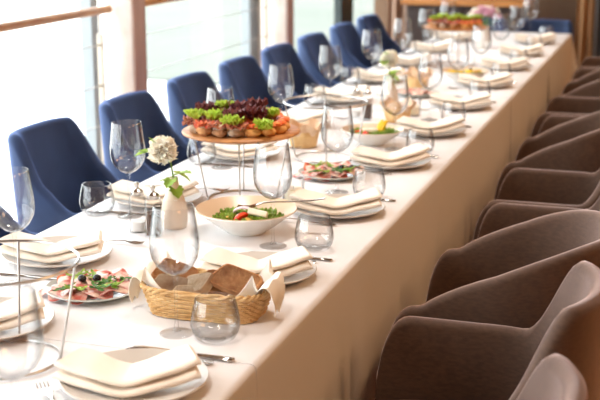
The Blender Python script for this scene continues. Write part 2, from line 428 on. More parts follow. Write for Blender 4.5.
# ------------------------------------------------------------------ chairs
def ss(a, b, x):
    t = min(1, max(0, (x - a) / (b - a))); return t * t * (3 - 2 * t)
def tub(W, D, zb, zarm, zback, flare, th, armlen, fabric, seatmat, zseat, tb0, tb1, ex, taper=0., lean=.0, name='armchair', rp=1.):
    """tub chair facing +x; back at -x. plan is a superellipse U"""
    root = thing(name)
    N = 84; NT = 7
    def plan(s):                       # s in -1..1 ; 0 = middle of the back
        a = abs(s); sg = 1 if s >= 0 else -1
        tb = .66
        if a > tb:                     # straight arm
            q = (a - tb) / (1 - tb); x = -.02 + q * armlen; y = W / 2 * (1 - taper * q)
            n = Vector((taper * .2, 1)).normalized()
        else:
            th_ = a / tb * PI / 2
            e = 2 / ex
            x = -.02 - (D - .02) * (math.cos(th_) ** e if math.cos(th_) > 1e-6 else 0); y = W / 2 * (math.sin(th_) ** e if a > 0 else 0)
            n = Vector((-(max(math.cos(th_), 0) ** (2 - e)) / (D - .02), (math.sin(th_) ** (2 - e) if a > 0 else 0) / (W / 2))).normalized()
        return Vector((x, y * sg)), Vector((n.x, n.y * sg))
    def rim(s):
        a = abs(s); q = max(0, (1 - a)) / .11
        base = zarm + (zback - zarm) * (1 - ss(tb0, tb1, a)) ** rp
        if q < 1: base = zb + .02 + (base - zb - .02) * (1 - (1 - q) ** 2.6) ** (1 / 2.6)
        return base
    ss_ = []
    for i in range(N + 1):
        c = -math.cos(PI * i / N); ss_.append(.55 * c + .45 * (2 * i / N - 1))
    rings = []
    for s in ss_:
        p, n = plan(s); h = rim(s); backness = 1 - ss(.35, .75, abs(s))
        def P(off, z):
            k = (z - zb) / (zback - zb)
            o = off + flare * k * (1 if abs(s) < .7 else .8) ; q = p + n * o
            return (q.x - lean * backness * k, q.y, z)
        h2 = max(h, zb + .012); rr = min(th / 2, (h2 - zb) * .45)
        C = []
        for q in range(7): C.append(P(th / 2 * math.cos(0), zb + (h2 - rr - zb) * q / 6))
        for q in range(1, NT): C.append(P(th / 2 * math.cos(PI * q / NT), h2 - rr + rr * math.sin(PI * q / NT)))
        for q in range(6, -1, -1): C.append(P(-th / 2 - (.012 * backness * math.sin(PI * q / 6)), zb + (h2 - rr - zb) * q / 6))
        rings.append(C)
    MB().loft(rings).build('shell', fabric, root)
    # seat cushion follows the plan
    cr = []
    M_ = 40
    for zz, k in ((zseat - .10, .86), (zseat - .095, .97), (zseat - .02, 1.0), (zseat - .006, .975), (zseat, .92), (zseat + .006, .6), (zseat + .008, .15)):
        r = []
        cx = (armlen - D) / 2 + .01
        for j in range(M_):
            a = 2 * PI * j / M_; e = 2 / 3.4
            ca, sa = math.cos(a), math.sin(a)
            x = cx + ((armlen + D) / 2 - th * .4) * k * math.copysign(abs(ca) ** e, ca); y = (W / 2 - th / 2 + .004) * k * math.copysign(abs(sa) ** e, sa)
            r.append((x, y, zz))
        cr.append(r)
    MB().loft(cr).build('seat', seatmat, root)
    MB().rbox(((armlen - D) / 2, 0, zb - .008), (armlen + D - .16, W - .12, .03), .006).build('underframe', M['darkleg'], root)
    for sx, sy in ((armlen - .09, W / 2 - .08), (armlen - .09, -W / 2 + .08), (-D + .10, W / 2 - .09), (-D + .10, -W / 2 + .09)):
        ox = .03 if sx > 0 else -.04; oy = .03 * (1 if sy > 0 else -1)
        MB().tube([(sx, sy, zb - .01), (sx + ox, sy + oy, 0)], [.016, .009], 10).build('leg', M['darkleg'], root)
    return root
brown = Kind(lambda: tub(.52, .255, .30, .665, .875, .01, .042, .30, M['brown'], M['brownseat'], .47, .26, .56, 2.05, taper=.0, name='tub_armchair'))
brown_in = Kind(lambda: tub(.52, .27, .30, .665, .835, .01, .042, .285, M['brown'], M['brownseat'], .47, .22, .88, 2.05, taper=.0, name='tub_armchair', rp=.42))
BY = [1.33, 1.80, 2.385, 2.995, 3.585, 4.155, 4.80, 5.40, 6.00, 6.60, 7.20, 7.80]
for i, y in enumerate(BY):
    dx = [0, 0, .0, -.01, .04, .02, -.01, .02, -.02, 0, .01, 0][i]
    if i == 0: continue
    pushed = i in (3, 6, 9)
    (brown_in if pushed else brown).put((-.385 + dx - (.01 if pushed else 0), y, 0), PI, 'brown fabric tub armchair%s on the right side, %s to the camera' % (' with sloping sides' if pushed else '', ORD[i - 1]), 'armchair', 'brown armchairs along the right side')
blue = Kind(lambda: tub(.41, .17, .34, .60, .86, .015, .05, .24, M['blue'], M['blue'], .50, .38, .80, 3.2, taper=-.12, lean=.02, name='dining_chair'))
BL = [3.03, 3.74, 4.43, 5.09, 5.74, 6.38, 7.04, 7.74, 8.42]
for i, y in enumerate(BL):
    blue.put((-2.04, y - .02, 0), 0, 'navy velvet dining chair on the window side of the table, %s to the camera' % ORD[i], 'chair', 'navy chairs along the window side')
blue.put((-1.0, 9.0, 0), -PI / 2, 'navy velvet chair at the far head of the table, right of the pair', 'chair', 'navy chairs at the far head of the table', scale=.93)
blue.put((-1.50, 9.02, 0), -PI / 2, 'navy velvet chair at the far head of the table, left of the pair', 'chair', 'navy chairs at the far head of the table', scale=.93)

# ------------------------------------------------------------------ tableware
def mk_wine():
    r = thing('wine_glass')
    o = [(.010, .131), (.022, .136), (.038, .150), (.049, .170), (.0525, .190), (.0515, .212), (.048, .240), (.0445, .265), (.0425, .280)]
    i = [(a - .0011, b + (.0011 if k < 4 else 0)) for k, (a, b) in enumerate(o)]
    MB().lathe([(0.0, .1295)] + o + [(.0419, .2806)] + list(reversed(i)) + [(0, .1325)], 36).build('bowl', M['glass'], r)
    MB().lathe([(0, .131), (.009, .1305), (.0055, .122), (.0038, .105), (.0034, .07), (.0036, .03), (.0055, .012), (.010, .006), (0, .006)], 16).build('stem', M['stemglass'], r)
    MB().lathe([(0, 0), (.036, 0), (.0368, .0012), (.035, .0022), (.02, .0042), (.009, .0075), (0, .0075)], 36).build('foot', M['stemglass'], r)
    return r
def mk_tumbler():
    r = thing('tumbler')
    o = [(.030, .0), (.040, .004), (.049, .018), (.0525, .032), (.0515, .05), (.0475, .07), (.0425, .090)]
    i = [(.0412, .090), (.0463, .07), (.0502, .05), (.0511, .032), (.047, .018)]
    MB().lathe([(.036, .0075)] + o[2:] + i + [(.036, .0095)], 36).build('wall', M['glass'], r)
    MB().lathe([(0, .0015), (.026, 0), (.034, .0003), (.042, .006), (.0475, .0155), (.044, .0165), (.034, .011), (0, .0095)], 36).build('base', M['stemglass'], r)
    return r
def mk_plate(rad=.14, m='plate', hz=.018):
    def g():
        r = thing('dinner_plate')
        k = rad / .14
        MB().lathe([(0, .004), (.075 * k, .0035), (.078 * k, 0), (.084 * k, 0), (.088 * k, .004), (.12 * k, hz * .62), (.1385 * k, hz), (.14 * k, hz + .002), (.1385 * k, hz + .0035), (.12 * k, hz * .62 + .0045), (.09 * k, .0085), (.08 * k, .0065), (0, .0062)], 56).build('dish', M[m], r)
        return r
    return g
def mk_napkin(seed=0, name='folded_napkin', W=.095, HL=.130, bend=30):
    def g():
        m = MB(); base = 0
        rnd_ = random.Random(seed)
        for k in range(2):
            rings = []; n = 34; th = (.018, .016)[k]
            px, py = -HL * math.cos(R_(4)), HL * math.sin(R_(4)) 
            pts = []
            for i in range(n + 1):
                t = (i / n - .5) * 2                       # -1 left .. 1 right
                ang = -4 + (bend + k * 3 + 4) * (1 / (1 + math.exp(-t * 9)))
                pts.append((t, ang))
            # integrate from the hinge
            xy = [(0, 0)] * (n + 1); h = n // 2; d = 2 * HL * (1, .985)[k] / n
            for i in range(h, n): a_ = R_(pts[i][1]); xy[i + 1] = (xy[i][0] + d * math.cos(a_), xy[i][1] + d * math.sin(a_))
            for i in range(h, 0, -1): a_ = R_(pts[i][1]); xy[i - 1] = (xy[i][0] - d * math.cos(a_), xy[i][1] - d * math.sin(a_))
            for i in range(n + 1):
                t, an = pts[i]; a_ = R_(an); v = abs(t)
                z = .0095 + base + (.017 if t < 0 else .026) * v ** 1.1 + (k * .004 * v)
                e = min(1, (1 - v) * 12 + .3) ** .5; tt = th * e * (.8 + .2 * v)
                w_ = W / 2 * (1 if k == 0 else .97); ring = []
                for q in range(18):
                    b_ = 2 * PI * q / 18; ca, sa = math.cos(b_), math.sin(b_)
                    l = w_ * math.copysign(abs(ca) ** .3, ca); zz_ = z + tt / 2 + tt / 2 * math.copysign(abs(sa) ** .75, sa) + .0012 * math.sin(t * 9 + ca * 2 + seed)
                    ring.append((xy[i][0] - math.sin(a_) * l, xy[i][1] + math.cos(a_) * l - .028 + k * .004, zz_))
                rings.append(ring)
            m.loft(rings); base += th + .001
        return m.build(name, M['napkin'])
    return g
def mk_fork():
    m = MB()
    rings = []
    for x, w, t, z in ((-.1, .002, .002, .006), (-.097, .009, .0024, .004), (-.07, .0075, .0026, .003), (-.02, .004, .003, .006), (.02, .0035, .003, .011), (.04, .006, .0024, .012), (.052, .012, .002, .010), (.06, .0125, .0018, .008)):
        rings.append([(x, w * math.cos(2 * PI * k / 10), z + t / 2 * math.sin(2 * PI * k / 10)) for k in range(10)])
    m.loft(rings)
    for y in (-.0105, -.0035, .0035, .0105): m.tube([(.058, y, .008), (.075, y, .006), (.09, y, .008), (.1, y, .013)], [.0019, .0018, .0015, .0008], 6)
    return m.build('fork', M['steel'])
def mk_knife():
    m = MB(); rings = []
    for x, w, t in ((-.115, .002, .003), (-.112, .0085, .006), (-.08, .0085, .0065), (-.02, .006, .006), (0, .005, .004), (.012, .0085, .002), (.06, .010, .0016), (.095, .009, .0014), (.11, .002, .001)):
        rings.append([(x, w * math.cos(2 * PI * k / 12), .0035 + t / 2 * math.sin(2 * PI * k / 12)) for k in range(12)])
    return m.loft(rings).build('table_knife', M['steel'])
def mk_spoon():
    m = MB(); rings = []
    for x, w, t, z in ((-.1, .002, .002, .005), (-.097, .009, .0024, .0035), (-.07, .0075, .0026, .003), (-.02, .004, .003, .006), (.03, .0035, .003, .010)):
        rings.append([(x, w * math.cos(2 * PI * k / 10), z + t / 2 * math.sin(2 * PI * k / 10)) for k in range(10)])
    m.loft(rings)
    def fn(u, v):
        a = u * 2 * PI; r = v
        return (.058 + .031 * r * math.cos(a), .02 * r * math.sin(a), .0025 + .0085 * r * r)
    m.sheet(fn, 20, 6, .0014)
    return m.build('table_spoon', M['steel'])
wine, tumbler, plate = Kind(mk_wine), Kind(mk_tumbler), Kind(mk_plate())
napkinA = [Kind(mk_napkin(seed=s, bend=b)) for s, b in ((0, 34), (2, 28), (5, 22))]
fork, knife, spoon = Kind(mk_fork), Kind(mk_knife), Kind(mk_spoon)

RP = [(-.935, 1.867), (-.942, 2.58), (-.934, 3.24), (-.94, 3.93), (-.93, 4.56), (-.93, 5.22), (-.93, 5.9), (-.93, 6.58), (-.93, 7.26), (-.93, 7.94)]
LP = [(-1.375, 2.06), (-1.49, 2.56), (-1.50, 3.19), (-1.49, 3.90), (-1.49, 4.56), (-1.49, 5.24), (-1.49, 5.92), (-1.49, 6.6), (-1.49, 7.28), (-1.49, 7.96)]
LTUM = [None, (-1.605, 3.0), (-1.585, 3.75), (-1.6, 4.42), (-1.58, 5.08), (-1.6, 5.75), (-1.6, 6.4), (-1.6, 7.08), (-1.6, 7.75)]
RW = [(-.974, 2.149), (-.998, 2.837), (-1.007, 3.477), (-.994, 4.198), (-1.0, 4.86), (-1.0, 5.5), (-1.0, 6.16), (-1.0, 6.85), (-1.0, 7.52), (-1.0, 8.2)]
LW = [(-1.0, 1.558), (-1.476, 2.34), (-1.501, 3.003), (-1.49, 3.70), (-1.49, 4.34), (-1.493, 5.034), (-1.496, 5.78), (-1.49, 6.45), (-1.49, 7.1), (-1.49, 7.78)]
RT = [(-.883, 2.144), (-.885, 2.844), (-.893, 3.445), (-.885, 4.15), (-.885, 4.8), (-.885, 5.46), (-.885, 6.13), (-.885, 6.8), (-.885, 7.5), (-.885, 8.2)]
rnd = random.Random(3)
for i, (x, y) in enumerate(RP):
    plate.put((x, y, TOP), 0, 'cream dinner plate on the right side of the table, %s to the camera' % ORD[i], 'plate', 'dinner plates on the right side')
    nk = napkinA[i % 3]
    nk.put((x + .004, y - .01, TOP), rnd.uniform(-.05, .05), 'folded cream napkin on the %s right-hand dinner plate' % ORD[i], 'napkin', 'napkins on the right side plates')
    if i < 8:
        fork.put((x - .06, y - .155, TOP) if i else (-1.026, 1.73, TOP), PI * .75 if i == 0 else PI, 'steel fork left of the %s right-hand dinner plate' % ORD[i], 'fork', 'forks on the right side')
        knife.put((x + .02, y + .175, TOP), PI - .03, 'steel knife beside the %s right-hand dinner plate' % ORD[i], 'knife', 'knives on the right side')
        spoon.put((x + .0, y + .142, TOP), PI + .02, 'steel spoon beside the %s right-hand dinner plate' % ORD[i], 'spoon', 'spoons on the right side')
for i, (x, y) in enumerate(LP):
    plate.put((x, y, TOP), 0, 'cream dinner plate on the window side of the table, %s to the camera' % ORD[i], 'plate', 'dinner plates on the window side')
    napkinA[(i + 1) % 3].put((x + .004, y - .01, TOP), rnd.uniform(-.05, .1), 'folded cream napkin on the %s window-side dinner plate' % ORD[i], 'napkin', 'napkins on the window side plates')
    if 0 < i < 8:
        fork.put((x + .07, y + .165, TOP), .1, 'steel fork beyond the %s window-side dinner plate' % ORD[i], 'fork', 'forks on the window side')
        knife.put((x - .0, y - .165, TOP), .05, 'steel knife in front of the %s window-side dinner plate' % ORD[i], 'knife', 'knives on the window side')
for i, (x, y) in enumerate(RW):
    wine.put((x, y, TOP), rnd.uniform(0, 3), 'tall clear wine glass in the right-hand row, %s to the camera' % ORD[i], 'wine glass', 'wine glasses in the right row')
for i, (x, y) in enumerate(LW):
    wine.put((x, y, TOP), rnd.uniform(0, 3), 'tall clear wine glass in the window-side row, %s to the camera' % ORD[i], 'wine glass', 'wine glasses in the window row')
for i, (x, y) in enumerate(RT):
    tumbler.put((x, y, TOP), rnd.uniform(0, 3), 'stemless clear tumbler in the right-hand row, %s to the camera' % ORD[i], 'tumbler', 'tumblers in the right row')
for i, p in enumerate([q for q in LTUM if q]):
    tumbler.put((p[0], p[1], TOP), rnd.uniform(0, 3), 'stemless clear tumbler in the window-side row, %s to the camera' % ORD[i], 'tumbler', 'tumblers in the window row')

# ------------------------------------------------------------------ wire stands and boards
def mk_stand():
    r = thing('wire_food_stand'); hz = .205; A = math.radians(18)
    c = lambda R, z, n=56: [(R * math.cos(2 * PI * k / n), R * math.sin(2 * PI * k / n), z) for k in range(n)]
    MB().tube(c(.15, hz), .0032, 8, closed=True).build('top_ring', M['wire'], r)
    MB().tube(c(.105, .0032), .0032, 8, closed=True).build('base_ring', M['wire'], r)
    for k in range(4):
        a = A + k * PI / 2
        MB().tube([(.107 * math.cos(a), .107 * math.sin(a), .004), (.1465 * math.cos(a), .1465 * math.sin(a), hz)], .0026, 8).build('leg', M['wire'], r)
    return r
stand = Kind(mk_stand)
stand.put((-1.235, 1.905, TOP), 0, 'empty wire food stand at the near left edge of the photo', 'food stand', None)
stand.put((-1.262, 3.30, TOP), 0, 'wire food stand carrying the near round board of canapes', 'food stand', None)
stand.put((-1.194, 3.97, TOP), 0, 'empty wire food stand behind the near round board', 'food stand', None)
stand.put((-1.237, 6.70, TOP), 0, 'wire food stand carrying the far round board of canapes', 'food stand', None)
def mk_board():
    return MB().lathe([(0, 0), (.172, 0), (.180, .003), (.182, .007), (.180, .010), (.175, .012), (0, .012)], 64).build('serving_board', M['board'])
board = Kind(mk_board)
BZ = TOP + .205 + .0034
board.put((-1.262, 3.30, BZ), .5, 'round wooden serving board on the near wire stand', 'serving board')
board.put((-1.237, 6.70, BZ), .3, 'round wooden serving board on the far wire stand', 'serving board')

# canapes
def ruffle(m, c, R, hgt, k=9, amp=.25, seed=0, th=.0008, nu=40, nv=6, mi=0, a0=0, span=1.0, X=None):
    rd = random.Random(seed); p1, p2 = rd.uniform(0, 6), rd.uniform(0, 6)
    def fn(u, v):
        a = a0 + u * 2 * PI * span; r = R * v * (1 + .12 * math.sin(3 * a + p1))
        z = hgt * v ** 1.6 + amp * R * v * v * (math.sin(k * a + p1) + .5 * math.sin(2.3 * k * a + p2))
        rr = r * (1 + .10 * v * math.sin(1.7 * k * a + p2))
        return (c[0] + rr * math.cos(a), c[1] + rr * math.sin(a), c[2] + z)
    return m.sheet(fn, nu, nv, th, mi, X)
def mk_canape(kind):
    def g():
        rd = random.Random(kind * 11 + 1)
        r = thing('canape')
        b = MB().blob((0, 0, .0135), (.052, .042, .029), .10, 2.2, 3, kind)
        for i, v in enumerate(b.v): b.v[i] = (v[0], v[1], max(0, min(v[2], .026)))
        b.build('bread', M['toast'] if kind in (2,) else M['bread'] if kind == 1 else M['crust'] if kind == 3 else M['floury'], r)
        if kind == 2:
            m = MB()
            for q in range(3): m.blob(((q - 1) * .014, rd.uniform(-.005, .005), .031), (.024, .034, .014), .2, 3, 3, q)
            m.build('topping', M['orange'], r)
        else:
            m = MB()
            m.blob((0, 0, .029), (.046, .036, .014), .2, 4, 3, kind)
            m.build('spread', M['cream'], r)
            m = MB()
            for q in range(3):
                a = q * 2.1 + kind
                ruffle(m, (.010 * math.cos(a), .010 * math.sin(a), .031), .027, .004, 5, .26, q + kind, .0014, 30, 6)
            m.build('topping', M['darkmeat'] if kind != 1 else M['salami'], r)
        return r
    return g
can = [Kind(mk_canape(k)) for k in (0, 1, 2, 3)]
ring_lbl = ['front', 'front right', 'right', 'back right', 'back', 'back left', 'left', 'front left']
def fill_board(cx, cy, tagname, n_out):
    z = BZ + .0118
    kinds = [2, 2, 2, 1, 3, 0, 0, 3, 0, 1, 0, 0, 3, 1, 2]
    for k in range(n_out):
        a = math.radians(18 - 30) + 2 * PI * k / n_out
        # kind by side: salmon toasts right, meat slices left
        kd = 2 if math.cos(a - math.radians(-5)) > .55 else (1 if k % 3 == 0 else (3 if k % 3 == 1 else 0))
        ro = .138 + .009 * math.sin(k * 5.3)
        can[kd].put((cx + ro * math.cos(a), cy + ro * math.sin(a), z), a + PI / 2 + .5 * math.sin(k * 3.7), 'small open sandwich on the outer ring of the %s round board' % tagname, 'canape', 'canapes on the outer ring of the %s board' % tagname)
    for k in range(8):
        a = 2 * PI * k / 8 + .2
        kd = (k * 3) % 4
        can[kd].put((cx + .083 * math.cos(a), cy + .083 * math.sin(a), z), a, 'small open sandwich in the inner ring of the %s round board' % tagname, 'canape', 'canapes in the inner ring of the %s board' % tagname)
fill_board(-1.262, 3.30, 'near', 17)
fill_board(-1.237, 6.70, 'far', 15)
def mk_lettuce(m_, R, seed, layers=5):
    def g():
        m = MB(); rd = random.Random(seed)
        for q in range(layers):
            a = rd.uniform(0, 6.28); d = R * .35 if q else 0
            ruffle(m, (d * math.cos(a), d * math.sin(a), .002 * q), R * rd.uniform(.65, .9), R * rd.uniform(.45, .9), 8, .17, seed * 7 + q, .0008, 80, 7)
        return m.build('lettuce_sprig', M[m_])
    return g
G = [Kind(mk_lettuce('lettuce', .029, s)) for s in (1, 2)]
RD = [Kind(mk_lettuce('redleaf', .034, s, 7)) for s in (3, 4)]
u18 = Vector((math.cos(math.radians(18)), math.sin(math.radians(18)))); v18 = Vector((-u18.y, u18.x))
def onb(cx, cy, a, b): p = u18 * a + v18 * b; return (cx + p.x, cy + p.y)
zz = BZ + .046
for (a, b, k, R, dz, lb) in [(-.135, -.03, 0, 0, .002, 'leftmost'), (-.08, -.045, 1, 0, .0, 'second from left'), (-.05, .045, 0, 0, .018, 'back left upright'), (-.022, -.12, 1, 0, -.004, 'front middle'), (.088, -.02, 0, 0, .004, 'rightmost'), (.075, -.13, 1, 0, -.012, 'low front right')]:
    x, y = onb(-1.262, 3.30, a, b); G[k].put((x, y, zz + dz), a * 20, 'bright green lettuce sprig on the near board, %s' % lb, 'lettuce', None)
for (a, b, k, dz, lb) in [(.0, .02, 0, .006, 'central high'), (.035, .05, 1, .010, 'back right high'), (.045, -.04, 0, .0, 'front right'), (-.02, -.05, 1, -.002, 'front left'), (-.105, .05, 0, -.002, 'back left')]:
    x, y = onb(-1.262, 3.30, a, b); RD[k].put((x, y, zz + dz), a * 30, 'dark red lollo lettuce tuft on the near board, %s' % lb, 'lettuce', None)
for q, (a, b) in enumerate([(-.12, -.02), (-.03, -.07), (.05, -.06), (.12, 0), (.02, .06), (-.07, .06)]):
    x, y = onb(-1.237, 6.70, a, b); G[q % 2].put((x, y, zz), q, 'bright green lettuce sprig scattered on the far round board', 'lettuce', 'lettuce sprigs on the far board')

# ------------------------------------------------------------------ vases with a carnation
def mk_carnation():
    r = thing('carnation_stem')
    MB().tube([(0, 0, .03), (.004, 0, .11), (-.008, .004, .185), (-.028, -.004, .205)], .0024, 8).build('stem', M['stem'], r)
    m = MB(); rd = random.Random(9); c = Vector((-.026, -.008, .222))
    for q in range(36):
        z_ = 1 - 1.6 * (q + .5) / 36; a = q * 2.39996; s_ = math.sqrt(max(0, 1 - z_ * z_)); d = Vector((s_ * math.cos(a), s_ * math.sin(a), z_))
        rot = (d + Vector((rd.uniform(-.5, .5), rd.uniform(-.5, .5), rd.uniform(-.3, .5)))).to_track_quat('Z', 'Y').to_matrix().to_4x4()
        X = Matrix.Translation(c + d * rd.uniform(.005, .013)) @ rot
        ruffle(m, (0, 0, 0), .021 + rd.uniform(0, .008), .017, 8, .3, q, .0006, 44, 5, X=X)
    m.build('blossom', M['petal'], r)
    def leafm(p0, d, L, wd, seed):
        m = MB(); d = Vector(d).normalized(); sd = d.cross(Vector((0, 0, 1))).normalized(); up = sd.cross(d)
        def fn(u, v):
            w_ = wd * math.sin(PI * (.06 + .94 * u)) ** .8 * (1 + .18 * math.sin(u * 26)) ; y = (v - .5) * 2
            p = Vector(p0) + d * (L * u) + sd * (w_ * y) + up * (.25 * abs(y) * w_ - .25 * L * u * u)
            return tuple(p)
        return m.sheet(fn, 16, 6, .0008)
    for p0, d, L, wd in [((.002, 0, .15), (1, -.3, .5), .06, .02), ((.003, 0, .145), (-.2, -1, -.2), .05, .019), ((0, 0, .16), (.9, .3, -.3), .055, .019), ((0, 0, .14), (-1, .2, .0), .045, .016),
                         ((-.03, 0, .205), (-1, -.1, .45), .07, .02), ((-.05, 0, .215), (-1, -.5, .1), .06, .02), ((-.03, 0, .21), (-.5, -.2, 1.2), .06, .02), ((0, .0, .125), (.6, -.8, -.5), .05, .02)]:
        leafm(p0, d, L, wd, 0).build('leaf', M['leaf'], r)
    return r
def mk_vase():
    prof = [(0, 0), (.030, 0), (.034, .003), (.0375, .02), (.037, .05), (.031, .08), (.021, .105), (.0145, .125), (.0125, .14), (.0135, .146), (.0115, .146), (.0105, .138), (.012, .125), (.018, .105), (.028, .08), (.034, .05), (.034, .02), (.03, .006), (0, .005)]
    return MB().lathe(prof, 36).build('bud_vase', M['vase'])
vase, carn = Kind(mk_vase), Kind(mk_carnation)
for (x, y, rz, lb) in [(-1.326, 2.932, .1, 'near'), (-1.235, 5.118, PI * .4, 'far')]:
    vase.put((x, y, TOP), 0, 'blush bottle-shaped bud vase, the %s one on the table' % lb, 'vase')
    carn.put((x, y, TOP), rz, 'white carnation with green leaves in the %s bud vase' % lb, 'flower')
# shakers
def mk_shaker(fill):
    def g():
        r = thing('glass_shaker')
        s_ = .0215
        def sq(R, z, n=24): return [(math.copysign(abs(math.cos(2 * PI * k / n)) ** .45, math.cos(2 * PI * k / n)) * R, math.copysign(abs(math.sin(2 * PI * k / n)) ** .45, math.sin(2 * PI * k / n)) * R, z) for k in range(n)]
        MB().loft([sq(s_, 0), sq(s_ + .0005, .002), sq(s_ + .0005, .098), sq(s_ * .85, .106)]).build('jar', M['glass'], r)
        MB().loft([sq(s_ - .003, .004), sq(s_ - .0025, .006), sq(s_ - .0025, .03 if fill == 'salt' else .065)]).build('filling', M[fill], r)
        MB().lathe([(0, .1055), (.0165, .1055), (.0175, .108), (.0175, .116), (.012, .121), (.0055, .124), (.0045, .13), (.007, .134), (.0065, .140), (0, .143)], 24).build('cap', M['steel'], r)
        return r
    return g
salt, pep = Kind(mk_shaker('salt')), Kind(mk_shaker('pepper'))
salt.put((-1.405, 2.86, TOP), .3, 'clear salt shaker beside the near bud vase', 'salt shaker')
pep.put((-1.345, 2.835, TOP), .3, 'clear pepper shaker beside the near bud vase', 'pepper shaker')
salt.put((-1.315, 4.83, TOP), .3, 'clear salt shaker in front of the far carnation', 'salt shaker')
pep.put((-1.255, 4.79, TOP), .3, 'clear pepper shaker in front of the far carnation', 'pepper shaker')
def mk_candle():
    r = thing('tea_light_holder')
    MB().lathe([(0, 0), (.030, 0), (.034, .004), (.034, .075), (.0322, .075), (.0322, .006), (0, .005)], 32).build('glass_cup', M['glass'], r)
    c = MB().lathe([(0, .0055), (.027, .0055), (.028, .008), (.028, .04), (.024, .043), (0, .041)], 28).build('candle', M['wax'], r)
    MB().tube([(0, 0, .040), (0, 0, .05)], .0008, 6).build('wick', M['darkleg'], c)
    return r
candle = Kind(mk_candle)
candle.put((-1.10, 3.62 - .30, TOP), 0, 'glass tea light holder with ivory candle behind the second wine glass', 'candle holder')
candle.put((-1.09, 4.95, TOP), 0, 'glass tea light holder with ivory candle near the far carnation', 'candle holder')

# ------------------------------------------------------------------ bread basket
def rr_path(a, b, n=4.0, N=120):
    out = []
    for k in range(N):
        t = 2 * PI * k / N; c, s_ = math.cos(t), math.sin(t)
        out.append((a * math.copysign(abs(c) ** (2 / n), c), b * math.copysign(abs(s_) ** (2 / n), s_)))
    return out
def mk_basket():
    r = thing('wicker_basket')
    h = .062; A, B = .142, .082
    m = MB(); rows = 11; NS = 44
    for q in range(rows):
        z = .004 + q * (h - .008) / (rows - 1); k = .86 + .14 * (z / h)
        P = rr_path(A * k, B * k, 4, 176); pts = []
        for i, (x, y) in enumerate(P):
            off = .0018 * math.sin(PI * NS * i / 176 + PI * q); d = Vector((x, y)).normalized()
            pts.append((x + d.x * off, y + d.y * off, z))
        m.tube(pts, .0026, 6, closed=True)
    P0 = rr_path(A * .86, B * .86, 4, NS); P1 = rr_path(A, B, 4, NS)
    for a, b in zip(P0, P1): m.tube([(a[0], a[1], .002), (b[0], b[1], h)], .0018, 5)
    m.build('weave', M['wicker'], r)
    m = MB(); P = rr_path(A + .001, B + .001, 4, 160)
    for ph in (0, PI): m.tube([(x * (1 + .018 * math.cos(i * .6 + ph)), y * (1 + .03 * math.cos(i * .6 + ph)), h + .003 + .0035 * math.sin(i * .6 + ph)) for i, (x, y) in enumerate(P)], .0036, 6, closed=True)
    m.build('rim', M['wicker'], r)
    MB().loft([[(x, y, .001) for x, y in rr_path(A * .85, B * .85, 4, 60)], [(x, y, .004) for x, y in rr_path(A * .85, B * .85, 4, 60)]]).build('bottom', M['wicker'], r)
    return r
bx, by = -.962, 2.30
bk = Kind(mk_basket); bk.put((bx, by, TOP), .03, 'rectangular wicker bread basket on the near part of the table', 'basket')
def liner(loc):
    m = MB(); h = .066
    # cloth inside the basket rising over the rim and hanging outside at the two ends
    def fn(u, v):
        x = (u - .5) * 2; y = (v - .5) * 2
        ax = abs(x)
        if ax < .72: X_ = x / .72 * .125; z = .008 + .058 * (max(0, ax / .72 - .62) / .38) ** 1.5
        else:
            q = (ax - .72) / .28; X_ = math.copysign(.125 + .046 * math.sin(q * PI * .62) , x); z = .066 + .036 * math.sin(min(q * 1.6, 1) * PI * .75) - .068 * q ** 1.6
        w_ = .062 if ax < .72 else .062 * (1 - .62 * ((ax - .72) / .28) ** 1.5)
        Y_ = y * w_ - (.02 if ax > .72 else 0) * (ax - .72) / .28
        z += .006 * math.sin(y * 5 + x * 3) * (ax > .6) * (ax - .6) * 2.5
        if ax < .72: z += .05 * max(0, abs(y) - .8) / .2
        return (X_, Y_, z)
    m.sheet(fn, 56, 18, .0016)
    o = m.build('basket_liner', M['liner']); o.location = loc; o.rotation_euler.z = .03
    return tag(o, 'ivory cloth lining the wicker bread basket with corners over both ends', 'napkin')
liner((bx, by, TOP + .001))
def slice_(name, crumb, crust, wd, hg, th, loc, rot, label):
    r = thing(name, loc); r.rotation_euler = rot
    def out(k, y): 
        ring = []
        for q in range(36):
            a = 2 * PI * q / 36; ca, sa = math.cos(a), math.sin(a)
            e = .42
            xx = wd / 2 * k * math.copysign(abs(ca) ** e, ca) * (1 + .05 * math.sin(3 * a + wd * 90)); z = hg / 2 * k * math.copysign(abs(sa) ** e, sa) * (1 + .06 * math.sin(2 * a + 1))
            if sa > 0: z *= 1.08
            xx += .006 * math.sin(z * 60); 
            ring.append((xx, y, z))
        return ring
    MB().loft([out(.93, -th / 2), out(.95, -th / 2 - .0008), out(.95, th / 2 + .0008), out(.93, th / 2)]).build('crumb', crumb, r)
    MB().loft([out(.96, -th / 2), out(1, -th / 2 + .002), out(1.01, 0), out(1, th / 2 - .002), out(.96, th / 2)]).build('crust', crust, r)
    return tag(r, label, 'bread')
R_ = math.radians
z0 = TOP + .06
slice_('bread_slice', M['rye'], M['crust'], .088, .060, .026, (bx - .090, by + .016, z0 + .012), (R_(-50), R_(20), R_(14)), 'dark rye bread slice at the left end of the wicker basket')
slice_('bread_slice', M['floury'], M['floury'], .080, .05, .02, (bx - .082, by - .024, z0 - .002), (R_(-58), R_(10), R_(10)), 'lower dark bread slice at the left front of the wicker basket')
slice_('bread_slice', M['whitebread'], M['floury'], .07, .05, .022, (bx - .022, by - .012, z0 + .002), (R_(-50), R_(-14), R_(-12)), 'pale floury bread slice in the middle of the wicker basket')
slice_('bread_slice', M['bread'], M['crust'], .070, .056, .02, (bx + .018, by + .012, z0 + .004), (R_(-44), R_(12), R_(20)), 'brown bread slice behind the pale slice in the basket')
